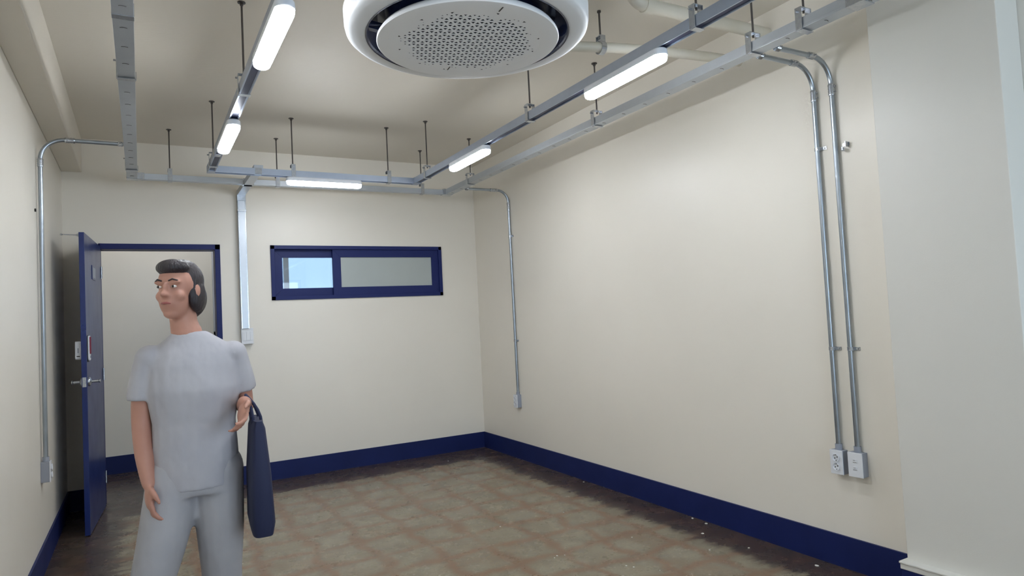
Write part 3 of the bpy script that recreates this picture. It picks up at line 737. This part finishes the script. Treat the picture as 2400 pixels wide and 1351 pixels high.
# latch plate, round knobs both sides
bm = bmesh.new(); add_box(bm, -.029, -.005, -.8635, -.861, 1.055, 1.125); lp = dpart('latch_plate', bm, M['zinc'], bevel=.001)
bm = bmesh.new(); add_box(bm, -.024, -.010, -.872, -.862, 1.078, 1.102); link('latch_bolt', bm, M['zinc'], lp)
for sx, ln in ((1, .075), (-1, .072)):
    bx_ = 0 if sx > 0 else -.034
    bm = bmesh.new()
    KY = -.795
    pr = [(.034, 0), (.034, .006), (.030, .012), (.016, .016), (.011, .020), (.011, ln - .012), (.014, ln - .008), (.014, ln - .002), (.010, ln)]
    rings = []
    for r, d in pr: rings.append([bm.verts.new((bx_ + sx * d, KY + r * math.cos(2 * PI * k / 20), 1.090 + r * math.sin(2 * PI * k / 20))) for k in range(20)])
    for A_, B_ in zip(rings, rings[1:]):
        for k in range(20): bm.faces.new((A_[k], A_[(k + 1) % 20], B_[(k + 1) % 20], B_[k]))
    bm.faces.new(rings[-1]); bm.faces.new(rings[0][::-1])
    dpart('door_knob', bm, M['zinc'], smooth=True)
# door stop near the top
bm = bmesh.new(); p0 = Vector((-.034, -.84, 2.155))
add_tube(bm, [p0, p0 + Vector((-.008, 0, 0)), p0 + Vector((-.020, 0, 0)), p0 + Vector((-.10, 0, .003)), p0 + Vector((-.103, 0, .003)), p0 + Vector((-.115, 0, .003))], [.015, .010, .0045, .0035, .007, .006], 12)
dpart('door_stop', bm, M['zinc'], smooth=True)
for z in (.25, 1.1, 1.95):
    bm = bmesh.new(); add_tube(bm, [(.006, .004, z - .05), (.006, .004, z + .05)], .007, 10); dpart('hinge', bm, M['zinc'], smooth=True)
# the back wall window: outer frame, two sashes
wf = bmesh.new(); ya, yb = YB - .014, YB + .10; fo = .036
for b in ((WX0, WX1, WZ0, WZ0 + fo), (WX0, WX1, WZ1 - fo, WZ1), (WX0, WX0 + fo, WZ0, WZ1), (WX1 - fo, WX1, WZ0, WZ1)):
    add_box(wf, b[0], b[1], ya, yb, b[2], b[3])
win = struct(link('window_1', wf, M['frame'], bevel=.002), 'high navy framed window in the end wall')
def sash(x0, x1, y0, y1, gl):
    s_ = .080; b = bmesh.new()
    z0, z1 = WZ0 + fo - .004, WZ1 - fo + .004
    # mitred corners
    for q in (((x0, z0), (x1, z0), (x1 - s_, z0 + s_), (x0 + s_, z0 + s_)), ((x0, z1), (x1, z1), (x1 - s_, z1 - s_), (x0 + s_, z1 - s_)),
              ((x0, z0), (x0 + s_, z0 + s_), (x0 + s_, z1 - s_), (x0, z1)), ((x1, z0), (x1 - s_, z0 + s_), (x1 - s_, z1 - s_), (x1, z1))):
        add_prism(b, list(q), 'y', y0, y1)
    o = link('sash', b, M['frame'], win, bevel=.0012)
    b = bmesh.new(); add_box(b, x0 + s_ - .004, x1 - s_ + .004, (y0 + y1) / 2 - .003, (y0 + y1) / 2 + .003, z0 + s_ - .004, z1 - s_ + .004)
    link('pane', b, gl, o); return o
xm = 1.72
sash(xm - .05, WX1 - fo + .003, YB + .005, YB + .035, M['frosted'])
sash(WX0 + fo - .003, xm + .05, YB + .045, YB + .075, M['glass'])

# unseen fill lamp, added to keep the corridor as bright as the room
t = thing('corridor_fill_lamp', 'unseen flat fill lamp added on the corridor ceiling beyond the doorway', 'ceiling lamp', (.2, 7.3, ZC))
keep(boxes('lamp_body', [(-.45, .85, 7.2, 7.4, ZC - .05, ZC)], M['lamp_body'], bevel=.004), t)
keep(boxes('diffuser', [(-.43, .83, 7.215, 7.385, ZC - .062, ZC - .05)], M['lamp_fill'], bevel=.004), t)

# ------------------------------------------------------------------ white chips on the floor
CH = [(3.165, 3.215, .010), (3.175, 3.345, .009), (3.008, 3.09, .009), (3.10, 2.36, .010), (3.03, 2.75, .006), (2.83, 2.86, .006), (2.32, 2.92, .005), (2.40, 2.80, .004),
      (2.08, 3.32, .006), (2.12, 3.30, .004), (2.05, 3.30, .004), (2.62, 3.30, .006), (2.58, 4.0, .005), (2.07, 4.0, .005), (2.30, 5.95, .005), (2.64, 6.16, .006), (2.30, 2.96, .006), (1.52, 2.80, .008), (3.18, 4.6, .006)]
for i, (x, y, s) in enumerate(CH):
    bm = bmesh.new(); n = 7
    pts = [(s * random.uniform(.6, 1.1) * math.cos(2 * PI * k / n) * 1.2, s * random.uniform(.6, 1.1) * math.sin(2 * PI * k / n)) for k in range(n)]
    add_prism(bm, pts, 'z', 0, .0025)
    o = link('paint_chip', bm, M['chip']); o.location = (x, y, .0002); o.rotation_euler = (0, 0, random.uniform(0, 6))
    tag(o, 'tiny white chip of plaster lying on the brown floor', 'debris', 'white chips scattered on the floor')

# ------------------------------------------------------------------ the person
def ell(bm, c, r, rotz=0.0, seg=20, tilt=0.0):
    m = Matrix.Translation(c) @ Matrix.Rotation(rotz, 4, 'Z') @ Matrix.Rotation(tilt, 4, 'X') @ Matrix.Diagonal((*r, 1))
    bmesh.ops.create_uvsphere(bm, u_segments=seg, v_segments=seg // 2 + 2, radius=1, matrix=m)
def loft(bm, secs, n=20):
    """secs: (centre, ru, rv, yaw): horizontal elliptical sections stacked upwards or downwards"""
    rings = []
    for c, ru, rv, yw in secs:
        c = Vector(c); cy_, sy_ = math.cos(yw), math.sin(yw)
        rings.append([bm.verts.new(c + Vector((ru * math.cos(t) * cy_ - rv * math.sin(t) * sy_, ru * math.cos(t) * sy_ + rv * math.sin(t) * cy_, 0))) for t in [2 * PI * k / n for k in range(n)]])
    for A_, B_ in zip(rings, rings[1:]):
        for k in range(n): bm.faces.new((A_[k], A_[(k + 1) % n], B_[(k + 1) % n], B_[k]))
    bm.faces.new(rings[0][::-1]); bm.faces.new(rings[-1])
def smooth_path(pts, rs, k=4):
    P = [Vector(p) for p in pts]; out, ro = [], []
    for i in range(len(P) - 1):
        a_, b_ = P[max(0, i - 1)], P[i]; c_, d_ = P[i + 1], P[min(len(P) - 1, i + 2)]
        for j in range(k):
            t = j / k
            out.append(.5 * ((2 * b_) + (c_ - a_) * t + (2 * a_ - 5 * b_ + 4 * c_ - d_) * t * t + (3 * b_ - a_ - 3 * c_ + d_) * t ** 3)); ro.append(rs[i] + (rs[i + 1] - rs[i]) * t)
    out.append(P[-1]); ro.append(rs[-1]); return out, ro
def limb(bm, pts, rs, n=16):
    p, r = smooth_path(pts, rs); add_tube(bm, p, r, n)
    for q, rr in ((p[0], r[0]), (p[-1], r[-1])): ell(bm, q, (rr, rr, rr), seg=12)
def fused(name, bm, m, parent, voxel, sm=2):
    o = link(name, bm, m, parent, smooth=False)
    r = o.modifiers.new('remesh', 'REMESH'); r.mode = 'VOXEL'; r.voxel_size = voxel; r.use_smooth_shade = True
    s = o.modifiers.new('smooth', 'SMOOTH'); s.iterations = sm; s.factor = .5
    return o
# local frame: +x = image right, -y = towards the camera, z up
HY = -.55                                 # the head is turned towards the left of the picture
hc = Vector((-.045, -.02, 1.572))
Rh = Matrix.Rotation(HY, 3, 'Z')
def H(x, y, z): return hc + Rh @ Vector((x, y, z))
bm = bmesh.new()
ell(bm, H(0, .012, .028), (.073, .092, .088), HY); ell(bm, H(0, -.030, -.035), (.054, .056, .078), HY); ell(bm, H(0, -.050, -.090), (.030, .026, .022), HY)
for s in (-1, 1):
    ell(bm, H(s * .032, -.052, -.024), (.026, .024, .024), HY); ell(bm, H(s * .028, -.070, .030), (.028, .012, .010), HY); ell(bm, H(s * .074, .010, -.008), (.009, .019, .031), HY)
ell(bm, H(0, -.088, .004), (.009, .010, .024), HY); ell(bm, H(0, -.097, -.018), (.013, .014, .011), HY); ell(bm, H(.011, -.089, -.021), (.007, .008, .007), HY); ell(bm, H(-.011, -.089, -.021), (.007, .008, .007), HY)
ell(bm, H(0, -.083, -.048), (.022, .008, .005), HY); ell(bm, H(0, -.081, -.058), (.019, .008, .006), HY)
limb(bm, [(-.02, .0, 1.40), (-.03, .004, 1.45), (-.035, .005, 1.53)], [.058, .050, .052])
loft(bm, [((0, .0, .90), .150, .105, 0), ((0, .0, 1.05), .128, .092, 0), ((0, .0, 1.20), .135, .085, 0), ((0, .005, 1.29), .125, .070, 0), ((0, .005, 1.34), .080, .055, 0), ((-.01, .004, 1.40), .050, .048, 0)])
ARM = {-1: [(-.150, .005, 1.312), (-.176, .012, 1.20), (-.186, .02, 1.07), (-.178, -.03, .95), (-.162, -.07, .845)], 1: [(.145, .005, 1.312), (.172, .012, 1.20), (.186, .035, 1.10), (.182, -.06, 1.105), (.172, -.17, 1.125)]}
for s in (-1, 1):
    limb(bm, ARM[s], [.034, .040, .036, .032, .024])
HIP = {-1: (-.078, .0, .90), 1: (.078, .0, .90)}
LEG = {-1: [(-.075, 0, .86), (-.118, -.05, .64), (-.165, -.07, .46), (-.215, -.05, .26), (-.260, -.02, .085)], 1: [(.075, 0, .86), (.080, .0, .64), (.082, .02, .46), (.085, .10, .26), (.090, .16, .10)]}
for s in (-1, 1): limb(bm, LEG[s], [.090, .074, .054, .050, .036])
# hands: palm, four unequal fingers and a thumb each
def hand(bm, wrist, d, side):
    wrist = Vector(wrist); d = Vector(d).normalized(); across = Vector((.25, -1, 0)).normalized(); across = (across - d * across.dot(d)).normalized(); inn = d.cross(across) * (-side)
    if inn.x * side > 0: inn = -inn
    pc = wrist + d * .045
    q = Matrix((across, inn, d)).transposed().to_4x4(); q.translation = pc
    bmesh.ops.create_uvsphere(bm, u_segments=16, v_segments=10, radius=1, matrix=q @ Matrix.Diagonal((.040, .016, .052, 1)))
    for k, (off, ln) in enumerate(((.030, .066), (.010, .076), (-.010, .070), (-.028, .054))):
        b0 = pc + d * .035 + across * off
        p1 = b0 + d * ln * .45 + inn * .006; p2 = p1 + d * ln * .33 + inn * .016; p3 = p2 + d * ln * .16 + inn * .018
        add_tube(bm, [b0, p1, p2, p3], [.0092, .0088, .0078, .006], 10); ell(bm, p3, (.006, .006, .006), seg=10); ell(bm, p1, (.0092, .0092, .0092), seg=10)
    b0 = pc - d * .022 + across * .030; p1 = b0 + across * .022 + d * .026 + inn * .008; p2 = p1 + d * .028 + across * .004 + inn * .012
    add_tube(bm, [b0, p1, p2], [.012, .0105, .0075], 10); ell(bm, p2, (.0075,) * 3, seg=10); ell(bm, p1, (.0105,) * 3, seg=10)
hand(bm, ARM[-1][-1], (.05, -.25, -1), -1); hand(bm, ARM[1][-1], (-.12, -.8, -.75), 1)
for s in (-1, 1): ell(bm, Vector(LEG[s][-1]) + Vector((0, -.06, -.045)), (.036, .10, .030))
person = fused('person', bm, M['skin'], None, .0065, 1)
tag(person, 'person in a pale grey top and light trousers before the doorway, holding a navy bag', 'person')
# shirt
bm = bmesh.new()
loft(bm, [((0, .0, .80), .158, .122, 0), ((0, .0, .90), .158, .122, 0), ((0, -.002, 1.05), .150, .112, 0), ((0, -.005, 1.18), .172, .118, 0), ((0, .003, 1.28), .172, .106, 0), ((0, .005, 1.325), .160, .092, 0), ((0, .006, 1.36), .125, .078, 0), ((-.005, .006, 1.388), .088, .068, 0), ((-.012, .006, 1.408), .064, .060, 0)])
for s in (-1, 1): add_tube(bm, smooth_path([Vector(p) for p in ARM[s][:2]] + [Vector(ARM[s][1]).lerp(Vector(ARM[s][2]), .35)], [.060, .060, .058])[0], smooth_path([Vector(p) for p in ARM[s][:3]], [.055, .056, .057])[1], 18); ell(bm, ARM[s][0], (.056, .062, .052))
sh = fused('shirt', bm, M['shirt'], person, .007, 6)
bm = bmesh.new()
loft(bm, [((0, .0, .78), .168, .118, 0), ((0, .0, .84), .166, .118, 0), ((0, .0, .93), .152, .110, 0)])
for s in (-1, 1):
    P = [Vector(p) for p in LEG[s]]; limb(bm, P, [.100, .090, .076, .072, .066], 18)
tr = fused('trousers', bm, M['trousers'], person, .010, 3)
# hair: cap over the crown and the back, down to the nape, open over the face
bm = bmesh.new()
ell(bm, H(0, .026, .036), (.079, .086, .090), HY, 24); ell(bm, H(0, .060, -.030), (.076, .062, .085), HY, 20); ell(bm, H(.060, .028, -.020), (.024, .050, .070), HY); ell(bm, H(-.060, .028, -.020), (.024, .050, .070), HY)
ell(bm, H(.0, -.034, .088), (.064, .052, .034), HY)
fused('hair', bm, M['hair'], person, .007, 2)
for s in (-1, 1):
    bm = bmesh.new(); ell(bm, H(s * .030, -.0755, .012), (.0110, .0085, .0055), HY, 14); e = link('eye', bm, M['eye'], person, smooth=True)
    bm = bmesh.new(); ell(bm, H(s * .030, -.0815, .012), (.0050, .0035, .0048), HY, 12); link('iris', bm, M['iris'], e, smooth=True)
    bm = bmesh.new(); add_tube(bm, [H(s * .014, -.084, .034), H(s * .030, -.085, .040), H(s * .047, -.074, .034)], [.003, .0035, .002], 8); link('eyebrow', bm, M['hair'], person, smooth=True)
bm = bmesh.new(); add_tube(bm, [H(-.020, -.083, -.053), H(-.008, -.0905, -.051), H(0, -.0915, -.052), H(.008, -.0905, -.051), H(.020, -.083, -.053)], [.002, .0045, .005, .0045, .002], 8); link('mouth', bm, M['lip'], person, smooth=True)
for s in (-1, 1):
    f = Vector(LEG[s][-1]); bm = bmesh.new()
    base = f.z - .085
    for (dy, w_, h_) in ((.045, .036, .085), (.0, .040, .10), (-.06, .045, .075), (-.13, .048, .055), (-.175, .038, .042)):
        ell(bm, f + Vector((0, dy, -.085 + h_ * .5)), (w_, .055, h_ * .52))
    so = fused('shoe', bm, M['shoe'], person, .007, 3)
PX, PYy = .178, 2.93
yawp = math.atan2(PX, PYy)
person.location = (PX, PYy, 0); person.rotation_euler = (0, 0, -yawp)
# the bag hangs from the right forearm
bag = thing('tote_bag', 'navy cloth bag hanging from the arm of the person', 'bag', (0, 0, 0))
bag.location = person.location; bag.rotation_euler = person.rotation_euler
bm = bmesh.new()
rings = []
for z, hx_, hy2, cx2 in ((1.05, .016, .120, .190), (1.02, .026, .130, .190), (.85, .040, .145, .192), (.66, .046, .145, .196), (.615, .038, .130, .196)):
    ring = []
    for k in range(24):
        t_ = 2 * PI * k / 24; c_, s_2 = math.cos(t_), math.sin(t_); e_ = .45
        ring.append(bm.verts.new((cx2 + .03 + hx_ * math.copysign(abs(c_) ** e_, c_), -.09 + hy2 * math.copysign(abs(s_2) ** e_, s_2), z)))
    rings.append(ring)
for A_, B_ in zip(rings, rings[1:]):
    for k in range(24): bm.faces.new((A_[k], A_[(k + 1) % 24], B_[(k + 1) % 24], B_[k]))
bm.faces.new(rings[0][::-1]); bm.faces.new(rings[-1])
link('bag_body', bm, M['bag'], bag, smooth=True)
for xo in (.205, .235):
    bm = bmesh.new(); pts = []
    for k in range(13):
        t_ = PI * k / 12; pts.append((xo + (.184 - xo) * math.sin(t_) ** 2, -.09 + .06 * math.cos(t_), 1.03 + .115 * math.sin(t_)))
    add_tube(bm, pts, .006, 8); link('handle', bm, M['bag'], bag, smooth=True)
